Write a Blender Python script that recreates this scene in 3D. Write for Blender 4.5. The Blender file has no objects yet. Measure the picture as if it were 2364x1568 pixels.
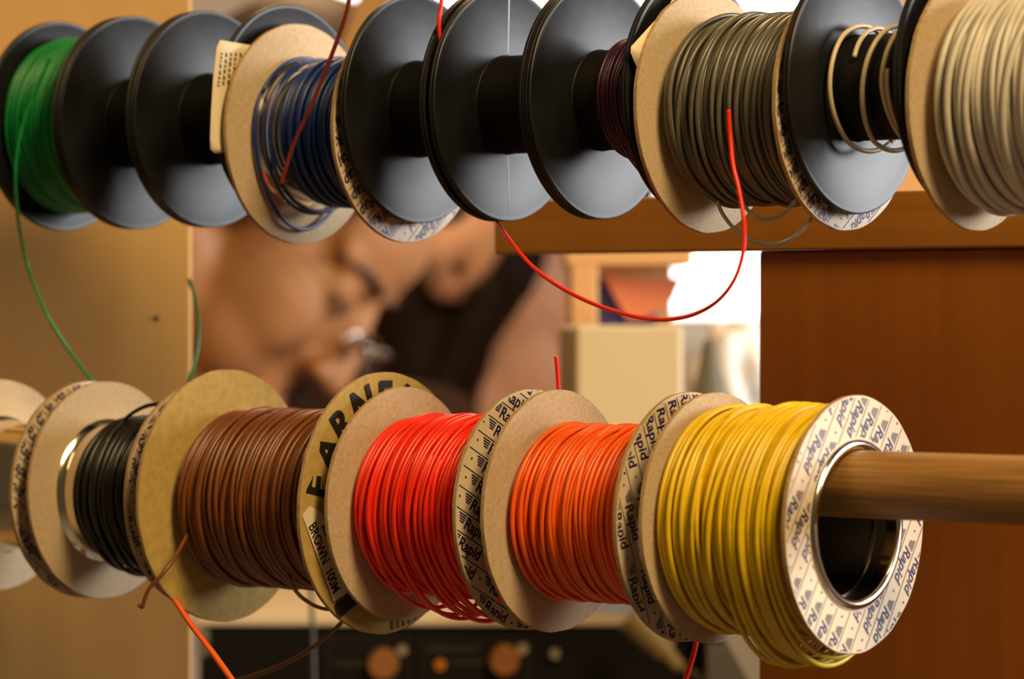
import bpy, bmesh, math, random
import numpy as np
from mathutils import Vector, Matrix, Euler

random.seed(7)
rng = np.random.default_rng(11)
scene = bpy.context.scene
col = scene.collection

# ------------------------------------------------------------------ camera
F = 7700.0                       # focal length in pixels of the 2364 px wide frame
H = 1.20                         # camera height, metres
TH = math.radians(37.9)          # the rods run to the right and towards the camera
HOR = 717.0                      # row of the horizon
camd = bpy.data.cameras.new('camera')
cam = bpy.data.objects.new('camera', camd)
col.objects.link(cam)
camd.sensor_width = 36.0
camd.lens = F / 2364.0 * 36.0
camd.clip_start = 0.02
cam.location = (0, 0, H)
cam.rotation_euler = (math.radians(90) - math.atan((784 - HOR) / F), 0, 0)
camd.dof.use_dof = True
camd.dof.focus_distance = 1.095
camd.dof.aperture_fstop = 10.8
scene.camera = cam

# ------------------------------------------------------------------ world, lights, exposure
world = bpy.data.worlds.new('world')
scene.world = world
world.use_nodes = True
wb = world.node_tree.nodes['Background']
wb.inputs[0].default_value = (1.0, 0.70, 0.38, 1)
wb.inputs[1].default_value = 0.065


def area(name, loc, target, size, power, color, sy=None):
    d = bpy.data.lights.new(name, 'AREA')
    d.energy = power
    d.color = color
    d.size = size
    if sy:
        d.shape = 'RECTANGLE'
        d.size_y = sy
    o = bpy.data.objects.new(name, d)
    col.objects.link(o)
    o.location = loc
    o.rotation_euler = (Vector(target) - Vector(loc)).to_track_quat('-Z', 'Y').to_euler()
    return o


MID = Vector((0.0, 1.13, H))
area('ceiling_lamp_right', (0.58, 0.15, H + 1.02), MID, 0.36, 24, (1.0, 0.73, 0.36), 0.8)
area('ceiling_lamp_left', (-0.95, 0.15, H + 1.35), MID, 0.45, 5, (1.0, 0.66, 0.28), 0.9)
area('ceiling_lamp_back', (-0.2, 2.9, H + 1.5), (-0.1, 2.1, H), 0.6, 18, (1.0, 0.62, 0.30), 1.2)
area('window_daylight_far', MID + Vector((0.95, 0.19, 0.20)) * 2.2, MID, 0.95, 42, (0.97, 0.98, 1.0), 0.8)
area('window_daylight_near', MID + Vector((0.98, -0.17, 0.13)) * 2.2, MID, 0.6, 27, (0.95, 0.97, 1.0), 0.7)

scene.view_settings.view_transform = 'Standard'
scene.view_settings.look = 'None'
scene.view_settings.gamma = 1.0
scene.view_settings.use_curve_mapping = False
scene.view_settings.exposure = 0.15

# ------------------------------------------------------------------ layout helpers
NX = Vector((math.cos(TH), -math.sin(TH), 0))      # along the rods, to the right
NB = Vector((math.sin(TH), math.cos(TH), 0))       # away from the rods, behind them
Y0 = 1.030
P0 = Vector(((1966 - 1182) * Y0 / F, Y0, H))
RACK_ROT = -TH
SU = 0.0315                      # the upper rod stands a little further back
ZLR, ZUR = -0.0536, 0.0755       # rod axes, relative to H


def at(px, py, Y):
    return Vector(((px - 1182) * Y / F, Y, H + (HOR - py) * Y / F))


def rk(t, s, z):
    """rack coordinates -> world"""
    v = P0 + NX * t + NB * s
    v.z = H + z
    return v


def on_s(px, py, s):
    """world point seen at px,py on the vertical plane s behind the lower rod"""
    d = Vector(((px - 1182) / F, 1.0, (HOR - py) / F))
    Y = (s + P0.x * NB.x + P0.y * NB.y) / (d.x * NB.x + d.y * NB.y)
    return Vector((d.x * Y, Y, H + d.z * Y))


def on_t(px, py, t):
    """world point seen at px,py on the vertical plane across the rods at t"""
    d = Vector(((px - 1182) / F, 1.0, (HOR - py) / F))
    Y = (t + P0.x * NX.x + P0.y * NX.y) / (d.x * NX.x + d.y * NX.y)
    return Vector((d.x * Y, Y, H + d.z * Y))


def to_rk(v):
    q = v - P0
    return (q.dot(NX), q.dot(NB), v.z - H)


# ------------------------------------------------------------------ materials
MATS = {}


def mat(name, color, rough=0.5, metal=0.0, noise=None, coat=0.0, spec=0.5, bump=None, trans=0.0, emit=None):
    """noise = (scale xyz, second colour, contrast lo, hi[, detail])"""
    if name in MATS:
        return MATS[name]
    m = bpy.data.materials.new(name)
    m.use_nodes = True
    nt = m.node_tree
    b = nt.nodes['Principled BSDF']
    b.inputs['Base Color'].default_value = (*color, 1)
    b.inputs['Roughness'].default_value = rough
    b.inputs['Metallic'].default_value = metal
    b.inputs['Specular IOR Level'].default_value = spec
    b.inputs['Coat Weight'].default_value = coat
    b.inputs['Transmission Weight'].default_value = trans
    if emit:
        b.inputs['Emission Color'].default_value = (*emit[0], 1)
        b.inputs['Emission Strength'].default_value = emit[1]
    if noise or bump:
        tc = nt.nodes.new('ShaderNodeTexCoord')
    if noise:
        mp = nt.nodes.new('ShaderNodeMapping')
        mp.inputs['Scale'].default_value = noise[0]
        nz = nt.nodes.new('ShaderNodeTexNoise')
        nz.inputs['Scale'].default_value = 1.0
        nz.inputs['Detail'].default_value = noise[4] if len(noise) > 4 else 4.0
        rp = nt.nodes.new('ShaderNodeValToRGB')
        rp.color_ramp.elements[0].position = noise[2]
        rp.color_ramp.elements[0].color = (*color, 1)
        rp.color_ramp.elements[1].position = noise[3]
        rp.color_ramp.elements[1].color = (*noise[1], 1)
        nt.links.new(tc.outputs['Object'], mp.inputs['Vector'])
        nt.links.new(mp.outputs['Vector'], nz.inputs['Vector'])
        nt.links.new(nz.outputs['Fac'], rp.inputs['Fac'])
        nt.links.new(rp.outputs['Color'], b.inputs['Base Color'])
    if bump:
        mp2 = nt.nodes.new('ShaderNodeMapping')
        mp2.inputs['Scale'].default_value = bump[0]
        nz2 = nt.nodes.new('ShaderNodeTexNoise')
        nz2.inputs['Scale'].default_value = 1.0
        nz2.inputs['Detail'].default_value = 3.0
        bp = nt.nodes.new('ShaderNodeBump')
        bp.inputs['Strength'].default_value = bump[1]
        bp.inputs['Distance'].default_value = bump[2]
        nt.links.new(tc.outputs['Object'], mp2.inputs['Vector'])
        nt.links.new(mp2.outputs['Vector'], nz2.inputs['Vector'])
        nt.links.new(nz2.outputs['Fac'], bp.inputs['Height'])
        nt.links.new(bp.outputs['Normal'], b.inputs['Normal'])
    MATS[name] = m
    return m


CARD = mat('cardboard', (0.53, 0.395, 0.25), 0.8, noise=((900, 900, 900), (0.45, 0.325, 0.195), 0.40, 0.68), spec=0.25)
CARD2 = mat('ochre_cardboard', (0.50, 0.34, 0.105), 0.75, noise=((300, 300, 300), (0.40, 0.26, 0.070), 0.35, 0.75), spec=0.25)
CARD_EDGE = mat('cardboard_edge', (0.34, 0.22, 0.11), 0.9, noise=((1500, 500, 500), (0.50, 0.34, 0.18), 0.4, 0.7), spec=0.2)
PAPER = mat('glossy_paper', (0.66, 0.52, 0.36), 0.35, spec=0.4)
INK = mat('navy_ink', (0.016, 0.012, 0.075), 0.45)
BLACKINK = mat('black_ink', (0.012, 0.009, 0.007), 0.5)
GREYINK = mat('grey_ink', (0.10, 0.07, 0.035), 0.6)
BLACK = mat('black_plastic', (0.006, 0.006, 0.0065), 0.40, noise=((60, 60, 60), (0.012, 0.012, 0.013), 0.35, 0.7), spec=0.34,
            bump=((90, 90, 90), 0.12, 0.001))
HUB = mat('black_hub', (0.006, 0.0055, 0.005), 0.55, spec=0.18)
TIN = mat('tin_plate', (0.80, 0.72, 0.58), 0.14, metal=1.0)
TUBE_SHADE = mat('shaded_tube_inside', (0.02, 0.015, 0.01), 0.35)  # tin tube bore, its darkness put into the colour
WOOD_ROD = mat('worn_dowel_wood', (0.36, 0.17, 0.032), 0.55, noise=((26, 750, 750), (0.13, 0.056, 0.013), 0.34, 0.82, 9.0),
               bump=((20, 500, 500), 0.2, 0.0006))
WOOD_BOARD = mat('red_brown_board', (0.33, 0.125, 0.008), 0.5, noise=((6, 6, 160), (0.27, 0.095, 0.006), 0.35, 0.7, 5.0))
WOOD_PANEL = mat('red_brown_panel', (0.32, 0.095, 0.004), 0.5, noise=((120, 120, 6), (0.27, 0.078, 0.003), 0.35, 0.7, 5.0))
BEIGE = mat('beige_laminate', (0.60, 0.35, 0.115), 0.5, noise=((70, 70, 8), (0.55, 0.315, 0.10), 0.35, 0.7))
LABEL = mat('cream_label', (0.72, 0.60, 0.40), 0.6)


def wire_mat(name, c, rough=0.3, c2=None):
    return mat(name, c, rough, spec=0.5, noise=((40, 160, 160), c2 or tuple(x * 0.85 for x in c), 0.35, 0.7))


WM = {
    'green': wire_mat('green_pvc', (0.004, 0.23, 0.045), 0.32),
    'blue': wire_mat('blue_pvc', (0.006, 0.030, 0.170), 0.30),
    'purple': wire_mat('purple_pvc', (0.050, 0.009, 0.034), 0.30),
    'grey': wire_mat('grey_pvc', (0.115, 0.103, 0.078), 0.30),
    'white': wire_mat('white_pvc', (0.57, 0.52, 0.44), 0.38),
    'black': wire_mat('black_pvc', (0.010, 0.009, 0.008), 0.25),
    'brown': wire_mat('brown_pvc', (0.190, 0.056, 0.012), 0.32),
    'red': wire_mat('red_pvc', (0.93, 0.028, 0.007), 0.30),
    'orange': wire_mat('orange_pvc', (0.92, 0.120, 0.005), 0.32),
    'yellow': wire_mat('yellow_pvc', (0.80, 0.53, 0.008), 0.32),
    'grey_lit': wire_mat('lit_grey_pvc', (0.33, 0.32, 0.30), 0.25),  # same grey wire, window light on the tails painted into the colour
    'darkred': wire_mat('dark_red_pvc', (0.20, 0.025, 0.010), 0.4),
    'beige': wire_mat('beige_pvc', (0.62, 0.50, 0.33), 0.35),
}

# ------------------------------------------------------------------ mesh helpers


def mesh_obj(name, verts, faces, m, parent=None, smooth=True, mats=None, fmat=None):
    me = bpy.data.meshes.new(name)
    me.from_pydata([tuple(v) for v in verts], [], [tuple(f) for f in faces])
    for x in (mats or [m]):
        me.materials.append(x)
    if smooth:
        me.polygons.foreach_set('use_smooth', [True] * len(me.polygons))
    if fmat is not None:
        me.polygons.foreach_set('material_index', fmat)
    me.update()
    o = bpy.data.objects.new(name, me)
    col.objects.link(o)
    if parent:
        o.parent = parent
    return o


def tag(o, label=None, cat=None, group=None, kind=None):
    for k, v in (('label', label), ('category', cat), ('group', group), ('kind', kind)):
        if v:
            o[k] = v
    return o


def empty(name, loc, rot=(0, 0, 0), label=None, cat=None, group=None):
    o = bpy.data.objects.new(name, None)
    col.objects.link(o)
    o.location = loc
    o.rotation_euler = rot
    o.empty_display_size = 0.02
    return tag(o, label, cat, group)


def lathe(name, prof, m, parent=None, seg=96, closed=True, mats=None, pm=None, rfun=None, xfun=None):
    """revolve (x, r) profile about local X; pm = material index per profile edge"""
    n = len(prof)
    v, fcs, fm = [], [], []
    for i in range(seg):
        a = 2 * math.pi * i / seg
        for (x, r) in prof:
            rr = r * (rfun(a) if rfun and r > 0.03 else 1.0)
            xx = x + (xfun(a, r) if xfun else 0.0)
            v.append((xx, rr * math.cos(a), rr * math.sin(a)))
    ne = n if closed else n - 1
    for i in range(seg):
        j = (i + 1) % seg
        for k in range(ne):
            l = (k + 1) % n
            fcs.append((i * n + k, i * n + l, j * n + l, j * n + k))
            fm.append(pm[k] if pm else 0)
    o = mesh_obj(name, v, fcs, m, parent, mats=mats, fmat=fm if pm else None)
    # keep hard corners of the profile
    me = o.data
    bm = bmesh.new()
    bm.from_mesh(me)
    bmesh.ops.recalc_face_normals(bm, faces=bm.faces)
    for e in bm.edges:
        if len(e.link_faces) == 2 and e.calc_face_angle(0) > math.radians(35):
            e.smooth = False
    bm.to_mesh(me)
    bm.free()
    return o


def tube_np(P, r, sides=7, cap=True):
    """tube mesh arrays along an N x 3 path, r scalar or N array"""
    P = np.asarray(P, float)
    N = len(P)
    T = np.gradient(P, axis=0)
    T /= np.linalg.norm(T, axis=1)[:, None] + 1e-12
    U = np.zeros_like(P)
    u = np.array([0.0, 0.0, 1.0]) if abs(T[0, 2]) < 0.9 else np.array([0.0, 1.0, 0.0])
    for i in range(N):
        u = u - T[i] * u.dot(T[i])
        u /= np.linalg.norm(u) + 1e-12
        U[i] = u
    V = np.cross(T, U)
    a = np.arange(sides) * 2 * math.pi / sides
    rr = np.broadcast_to(np.asarray(r, float), (N,))
    ring = P[:, None, :] + rr[:, None, None] * (np.cos(a)[None, :, None] * U[:, None, :] + np.sin(a)[None, :, None] * V[:, None, :])
    verts = ring.reshape(-1, 3)
    i = np.arange(N - 1)[:, None]
    k = np.arange(sides)[None, :]
    k2 = (k + 1) % sides
    f = np.stack([i * sides + k, i * sides + k2, (i + 1) * sides + k2, (i + 1) * sides + k], -1).reshape(-1, 4)
    faces = f.tolist()
    if cap:
        faces.append(list(range(sides))[::-1])
        faces.append([(N - 1) * sides + q for q in range(sides)])
    return verts, faces


def spline(pts, n=14):
    """Catmull-Rom through points"""
    P = [Vector(p) for p in pts]
    P = [P[0] * 2 - P[1]] + P + [P[-1] * 2 - P[-2]]
    out = []
    for i in range(1, len(P) - 2):
        p0, p1, p2, p3 = P[i - 1:i + 3]
        for k in range(n):
            t = k / n
            out.append(0.5 * ((2 * p1) + (p2 - p0) * t + (2 * p0 - 5 * p1 + 4 * p2 - p3) * t * t + (3 * p1 - p0 - 3 * p2 + p3) * t ** 3))
    out.append(P[-2])
    return np.array([tuple(p) for p in out])


def wire(name, pts, r, m, parent=None, label=None, cat='wire', n=14, sides=8):
    v, f = tube_np(spline(pts, n), r, sides)
    o = mesh_obj(name, v, f, m, None)
    if parent:
        o.parent = parent
        bpy.context.view_layer.update()
        o.matrix_parent_inverse = parent.matrix_world.inverted()
    if label:
        tag(o, label, cat)
    return o


def box_np(x0, x1, y0, y1, z0, z1):
    v = [(x, y, z) for x in (x0, x1) for y in (y0, y1) for z in (z0, z1)]
    f = [(0, 1, 3, 2), (4, 6, 7, 5), (0, 4, 5, 1), (2, 3, 7, 6), (0, 2, 6, 4), (1, 5, 7, 3)]
    return v, f


def box(name, x0, x1, y0, y1, z0, z1, m, parent=None, bevel=0.001):
    v, f = box_np(x0, x1, y0, y1, z0, z1)
    me = bpy.data.meshes.new(name)
    me.from_pydata(v, [], f)
    me.materials.append(m)
    if bevel:
        bm = bmesh.new()
        bm.from_mesh(me)
        bmesh.ops.recalc_face_normals(bm, faces=bm.faces)
        bmesh.ops.bevel(bm, geom=bm.edges[:], offset=bevel, segments=2, affect='EDGES', profile=0.5)
        bm.to_mesh(me)
        bm.free()
    o = bpy.data.objects.new(name, me)
    col.objects.link(o)
    if parent:
        o.parent = parent
    return o


# ------------------------------------------------------------------ print: 2D polygons clipped to a ring
def text_polys(body, size=1.0, shear=0.0, bold=0.0, res=3):
    cu = bpy.data.curves.new('lettering', 'FONT')
    cu.body = body
    cu.size = size
    cu.shear = shear
    cu.offset = bold
    cu.resolution_u = res
    ob = bpy.data.objects.new('lettering', cu)
    col.objects.link(ob)
    dg = bpy.context.evaluated_depsgraph_get()
    me = ob.evaluated_get(dg).to_mesh()
    me.calc_loop_triangles()
    vs = [(v.co.x, v.co.y) for v in me.vertices]
    tris = [[vs[i] for i in t.vertices] for t in me.loop_triangles]
    ob.evaluated_get(dg).to_mesh_clear()
    bpy.data.objects.remove(ob)
    bpy.data.curves.remove(cu)
    return tris


def width_of(tris):
    xs = [p[0] for t in tris for p in t]
    return min(xs), max(xs)


def clip_half(poly, nx, ny, c):
    """keep nx*x+ny*y <= c"""
    out = []
    n = len(poly)
    for i in range(n):
        a, b = poly[i], poly[(i + 1) % n]
        da = nx * a[0] + ny * a[1] - c
        db = nx * b[0] + ny * b[1] - c
        if da <= 0:
            out.append(a)
        if (da < 0 < db) or (db < 0 < da):
            k = da / (da - db)
            out.append((a[0] + (b[0] - a[0]) * k, a[1] + (b[1] - a[1]) * k))
    return out


def clip_ring(polys, r0, r1, n=40):
    res = []
    ang = [2 * math.pi * i / n for i in range(n)]
    c1 = r1 * math.cos(math.pi / n)
    for p in polys:
        rs = [math.hypot(*q) for q in p]
        if max(rs) > r1 * 0.99:
            for a in ang:
                p = clip_half(p, math.cos(a), math.sin(a), c1)
                if len(p) < 3:
                    break
            if len(p) < 3:
                continue
            rs = [math.hypot(*q) for q in p]
        if min(rs) >= r0 and max(math.dist(a_, b_) for a_ in p for b_ in p) < 0.004:
            res.append(p)
            continue
        rest = p
        for a in ang:
            out = clip_half(rest, -math.cos(a), -math.sin(a), -r0)
            if len(out) >= 3:
                res.append(out)
            rest = clip_half(rest, math.cos(a), math.sin(a), r0)
            if len(rest) < 3:
                break
    return res


def flat_print(name, polys, x, m, parent, cone=0.0):
    v, f = [], []
    for p in polys:
        k = len(v)
        v += [(x, q[0], q[1]) for q in p]
        f.append(list(range(k, k + len(p))))
    return mesh_obj(name, v, f, m, parent, smooth=False)


def xf(polys, ang, ox=0.0, oy=0.0):
    c, s = math.cos(ang), math.sin(ang)
    return [[(q[0] * c - q[1] * s + ox, q[0] * s + q[1] * c + oy) for q in p] for p in polys]


RAP = text_polys('Rapid', 0.0060, 0.22, 0.00014)
_a, _b = width_of(RAP)
RAP = [[((q[0] - _a) * 0.0128 / (_b - _a) + 0.0043, q[1] * 0.98 - 0.0016) for q in p] for p in RAP]
for k in range(4):                                   # the winged bars in front of the word
    y = 0.0026 - 0.00082 * k
    x0 = 0.0002 + 0.00040 * k
    x1 = 0.0044 - 0.00022 * k
    RAP.append([(x0, y), (x1, y), (x1 - 0.00012, y - 0.00050), (x0 + 0.00022, y - 0.00050)])
DOT = [[(0.0200 + 0.00045 * math.cos(a), 0.0003 + 0.00045 * math.sin(a)) for a in [i * math.pi / 4 for i in range(8)]]]


def rapid_pattern(ang_deg, off=(0.0, 0.0), r0=0.027, r1=0.0394, pitch=0.0221, row=0.0067, shift=0.0002):
    cell = RAP + DOT
    polys = []
    for j in range(-7, 8):
        y = j * row + off[1]
        polys.append([(-0.05, y + row / 2 - 0.00017), (0.05, y + row / 2 - 0.00017), (0.05, y + row / 2 + 0.00017), (-0.05, y + row / 2 + 0.00017)])
        for i in range(-4, 4):
            x = i * pitch + off[0] + j * shift
            if math.hypot(x + 0.01, y) > 0.062:
                continue
            polys += [[(q[0] + x, q[1] + y) for q in p] for p in cell]
    return clip_ring(xf(polys, math.radians(ang_deg)), r0, r1)


# ------------------------------------------------------------------ windings
def smooth_noise(n, k, amp):
    """periodic noise along one turn"""
    a = np.linspace(0, 2 * np.pi, n, endpoint=False)
    out = np.zeros(n)
    for h in range(1, k + 1):
        out += rng.normal() / h * np.sin(h * a + rng.uniform(0, 6.28))
    return amp * out


def winding_path(x0, x1, r, d, turns, jx=0.35, jr=0.25, seg=84, cross=0.0, sag=None, start=0.0):
    """a wound wire about local X; returns N x 3 (x, y, z)"""
    per = seg
    N = int(turns * per) + 1
    a = np.arange(N) / per * 2 * np.pi + start
    tt = np.arange(N) / per
    # axial positions of successive turns with uneven spacing
    base = np.linspace(x0, x1, int(turns) + 2)
    base[1:-1] += rng.normal(0, jx * d * 0.35, len(base) - 2)
    x = np.interp(tt, np.arange(len(base)) , base)
    low = rng.normal(0, 1, int(turns) * 3 + 8)
    ctrl = np.linspace(0, turns, len(low))
    x = x + jx * d * np.interp(tt, ctrl, low) * 0.6
    x = x + cross * np.sin(a + 1.0) * d
    low2 = rng.normal(0, 1, int(turns) * 2 + 8)
    rad = r + jr * d * np.clip(np.interp(tt, np.linspace(0, turns, len(low2)), low2), -1.2, 1.6)
    k = np.ones(9) / 9.0
    if N > 30:
        x = np.convolve(np.pad(x, 4, mode='edge'), k, 'valid')
        rad = np.convolve(np.pad(rad, 4, mode='edge'), k, 'valid')
    y = rad * np.cos(a)
    z = rad * np.sin(a)
    if sag is not None:
        down = np.clip(-np.sin(a + sag[1]), 0, 1) ** 2
        amt = np.interp(tt, np.linspace(0, turns, len(sag[0])), sag[0])
        z = z - amt * down
    return np.stack([np.clip(x, min(x0, x1) - 0.0001, max(x0, x1) + 0.0001), y, z], 1)


def winding(spool, paths, d, m, bed=None, sides=6):
    vs, fs, k = [], [], 0
    for P in paths:
        v, f = tube_np(P, d / 2, sides)
        vs.append(v)
        fs += [[i + k for i in q] for q in f]
        k += len(v)
    v = np.concatenate(vs)
    if bed:                                           # the layers underneath
        x0, x1, r = bed[:3]
        seg = 64
        bv, bf = [], []
        for i in range(seg):
            a = 2 * math.pi * i / seg
            bv += [(x0, r * math.cos(a), r * math.sin(a)), (x1, r * math.cos(a), r * math.sin(a))]
        for i in range(seg):
            j = (i + 1) % seg
            bf.append([k + 2 * i, k + 2 * i + 1, k + 2 * j + 1, k + 2 * j])
        q = len(bv)
        ri = (bed[3] if len(bed) > 3 else r - 0.0015)
        for i in range(seg):
            a = 2 * math.pi * i / seg
            bv += [(x0, ri * math.cos(a), ri * math.sin(a)), (x1, ri * math.cos(a), ri * math.sin(a))]
        for i in range(seg):
            j = (i + 1) % seg
            bf.append([k + 2 * i, k + 2 * j, k + q + 2 * j, k + q + 2 * i])
            bf.append([k + 2 * i + 1, k + q + 2 * i + 1, k + q + 2 * j + 1, k + 2 * j + 1])
        v = np.concatenate([v, np.array(bv)])
        fs += bf
    return mesh_obj('wire_winding', v.tolist(), fs, m, spool)


# ------------------------------------------------------------------ spools
CT = 0.0016      # card thickness
R_HOLE = 0.0232


def ragged(seed, amp):
    r = random.Random(seed)
    ph = [(r.uniform(0, 6.28), r.randint(2, 23), r.uniform(0.3, 1)) for _ in range(9)]
    return lambda a: 1.0 + amp * sum(c * math.sin(k * a + p) for p, k, c in ph) / 3.0


def warp(seed, amp):
    r = random.Random(seed)
    p1, p2 = r.uniform(0, 6.28), r.uniform(0, 6.28)
    return lambda a, rr: amp * max(0.0, (rr - 0.026) / 0.014) * (math.sin(2 * a + p1) + 0.6 * math.sin(3 * a + p2))


def card_flange(spool, x, R=0.040, printed=None, m=CARD, seed=0, amp=0.0035, name='flange', wamp=0.00025):
    """x is the right face"""
    p = [(x - CT, R_HOLE + 0.0008), (x - CT, R - 0.0002), (x - CT + 0.0002, R), (x - 0.0002, R), (x, R - 0.0002), (x, R_HOLE + 0.0008)]
    o = lathe(name, p, m, spool, seg=128, mats=[m, CARD_EDGE, PAPER], pm=[0, 1, 1, 1, 2 if printed else 0, 0],
              rfun=ragged(seed, amp), xfun=None if printed else warp(seed, wamp))
    if printed:
        flat_print('printed_pattern', printed, x + 0.00008, INK, o)
    return o


def eyelet(spool, x, side=1):
    """rolled tin rim around the hole"""
    rc, rr = R_HOLE + 0.0016, 0.0016
    p = [(x + side * (0.0002 + rr * 0.75 * math.sin(a)), rc - rr * math.cos(a)) for a in [math.pi * i / 8 for i in range(9)]]
    p = [(x - side * 0.0035, R_HOLE)] + p + [(x, rc + rr * 0.9), (x - side * 0.001, rc)]
    return lathe('rim', p, TIN, spool, seg=96)


def card_spool(name, t0, t1, s, z, label, R=0.040, pattern=None, yaw=0.0, seed=0, m=CARD, mright=None):
    tc = (t0 + t1) / 2
    sp = empty(name, rk(tc, s, z), (0, 0, RACK_ROT + math.radians(yaw)), label, 'wire spool', 'card spools of hook-up wire')
    xl, xr = t0 - tc, t1 - tc
    card_flange(sp, xl, R, None, m, seed + 1)
    card_flange(sp, xr, R, pattern, mright or m, seed + 2)
    # tube: outside tin, inside painted dark for its shade
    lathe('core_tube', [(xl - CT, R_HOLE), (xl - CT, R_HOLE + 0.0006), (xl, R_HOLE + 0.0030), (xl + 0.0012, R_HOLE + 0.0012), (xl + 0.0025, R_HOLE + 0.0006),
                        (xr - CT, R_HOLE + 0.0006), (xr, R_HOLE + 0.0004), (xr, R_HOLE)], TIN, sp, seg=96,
          mats=[TIN, TUBE_SHADE], pm=[0, 0, 0, 0, 0, 0, 0, 1])
    eyelet(sp, xr, 1)
    return sp, xl, xr


R_BH = 0.0150    # hole of the black spools
R_HUB = 0.0169


def black_flange(sp, x, side, R=0.0402, name='flange'):
    """x is the inner face; side +1 = flange lies to the left of x"""
    t = -side
    p = [(x, R_BH), (x, R_HUB + 0.0012), (x, R - 0.0022), (x + 0.0004 * side, R - 0.0014), (x + 0.0004 * side, R - 0.0003),
         (x + 0.0001 * side, R), (x + t * 0.0007, R), (x + t * 0.0010, R - 0.0005), (x + t * 0.0013, R), (x + t * 0.0019, R),
         (x + t * 0.0021, R - 0.0004), (x + t * 0.0021, R - 0.0014), (x + t * 0.0017, R - 0.0022), (x + t * 0.0017, R_BH)]
    return lathe(name, p, BLACK, sp, seg=128)


def black_spool(name, t0, t1, s, z, label, yaw=0.0):
    """t0, t1: inner (right) face of the left flange and outer right face of the right flange"""
    tc = (t0 + t1) / 2
    sp = empty(name, rk(tc, s, z), (0, 0, RACK_ROT + math.radians(yaw)), label, 'wire spool', 'black plastic wire spools')
    xl, xr = t0 - tc, t1 - tc - 0.0021
    black_flange(sp, xl, 1)
    black_flange(sp, xr, -1)
    lathe('hub', [(xl, R_BH), (xl, R_HUB + 0.0003), (xl + 0.0003, R_HUB), (xr - 0.0003, R_HUB), (xr, R_HUB + 0.0003), (xr, R_BH)], HUB, sp, seg=96)
    return sp, xl, xr


# ================================================================== SETTING
# ---- room far behind
def plain(name, x0, x1, y0, y1, z0, z1, m, parent=None, bevel=0.0):
    o = box(name, x0, x1, y0, y1, z0, z1, m, parent, bevel)
    return o


PLASTER = mat('cream_plaster', (0.74, 0.60, 0.46), 0.8, noise=((3, 3, 3), (0.70, 0.56, 0.42), 0.35, 0.7))
tag(plain('floor', -2.6, 2.6, -1.5, 4.3, -0.06, 0.0, mat('grey_floor', (0.20, 0.16, 0.12), 0.6, noise=((8, 8, 8), (0.17, 0.135, 0.10), 0.4, 0.6))), kind='structure')
YW = 4.2
wx0, wx1 = at(690, 0, YW).x, at(1980, 0, YW).x
wz0, wz1 = at(0, 800, YW).z, 2.25
for i, (a, b, c, d) in enumerate(((-2.6, wx0, 0, 2.8), (wx1, 2.6, 0, 2.8), (wx0, wx1, 0, wz0), (wx0, wx1, wz1, 2.8))):
    tag(plain('wall_back', a, b, YW, YW + 0.12, c, d, PLASTER), kind='structure')
win = empty('window_1', (0, YW + 0.06, wz0))
win['kind'] = 'structure'
WFR = mat('white_window_frame', (0.80, 0.76, 0.70), 0.5)
GLOW = mat('bright_daylight_pane', (0.9, 0.9, 0.9), 0.3, emit=((1.0, 0.97, 0.93), 3.2))
zz0, zz1 = 0.0, wz1 - wz0
xm = (wx0 + wx1) / 2
for (a, b, c, d) in ((wx0, wx1, zz0, zz0 + 0.04), (wx0, wx1, zz1 - 0.04, zz1), (wx0, wx0 + 0.04, zz0 + 0.04, zz1 - 0.04), (wx1 - 0.04, wx1, zz0 + 0.04, zz1 - 0.04), (xm - 0.02, xm + 0.02, zz0 + 0.04, zz1 - 0.04)):
    box('window_frame', a, b, -0.04, 0.02, c, d, WFR, win, 0.004)
for (a, b) in ((wx0 + 0.04, xm - 0.02), (xm + 0.02, wx1 - 0.04)):
    box('window_pane', a, b, -0.006, 0.002, zz0 + 0.04, zz1 - 0.04, GLOW, win, 0)

# ---- rack frame behind the spools (rack coordinates)
frame = empty('wooden_rack', rk(0, 0, 0), (0, 0, RACK_ROT), 'red-brown wooden rack with a thick rail above a wide upright board', 'rack')
S_B = 0.126


def rkpx(px, py, s):
    return to_rk(on_s(px, py, s))


t_r0 = rkpx(1140, 520, S_B)[0]
zt, zb = rkpx(1500, 455, S_B)[2], rkpx(1500, 582, S_B)[2]
T_END = 0.088
box('rail', t_r0, T_END, S_B, S_B + 0.022, zb, zt, WOOD_BOARD, frame, 0.0008)
t_p0 = rkpx(1752, 800, S_B + 0.004)[0]
box('upright_board', t_p0, T_END, S_B + 0.004, S_B + 0.022, -H, zb - 0.0003, WOOD_PANEL, frame, 0.0008)
# square post that carries the right rod ends
box('post', 0.300, 0.340, -0.025, 0.060, -H, 0.12, WOOD_BOARD, frame, 0.001)

YP = 1.365
leftp = empty('cupboard_side', (at(440, 0, YP).x, YP, 0), (0, 0, 0), 'beige laminate cupboard panel behind the left ends of the spool rows', 'panel')
box('panel', -0.45, 0.0, 0, 0.005, 0.0, H + 0.45, BEIGE, leftp, 0.0008)
for zz, s0 in ((ZLR, 0.0), (ZUR, SU)):
    p = rk(-0.455, s0, zz) - leftp.location
    box('rod_bracket', p.x - 0.012, p.x + 0.012, p.y - 0.016, 0.0, p.z - 0.017, p.z + 0.017, BEIGE, leftp, 0.001)
q = at(362, 735, YP) - leftp.location
v, f = tube_np([(q.x, 0.001, q.z), (q.x, -0.0006, q.z)], 0.0011, 10)
mesh_obj('screw', v, f, mat('dark_screw', (0.06, 0.03, 0.015), 0.5), leftp)

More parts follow.
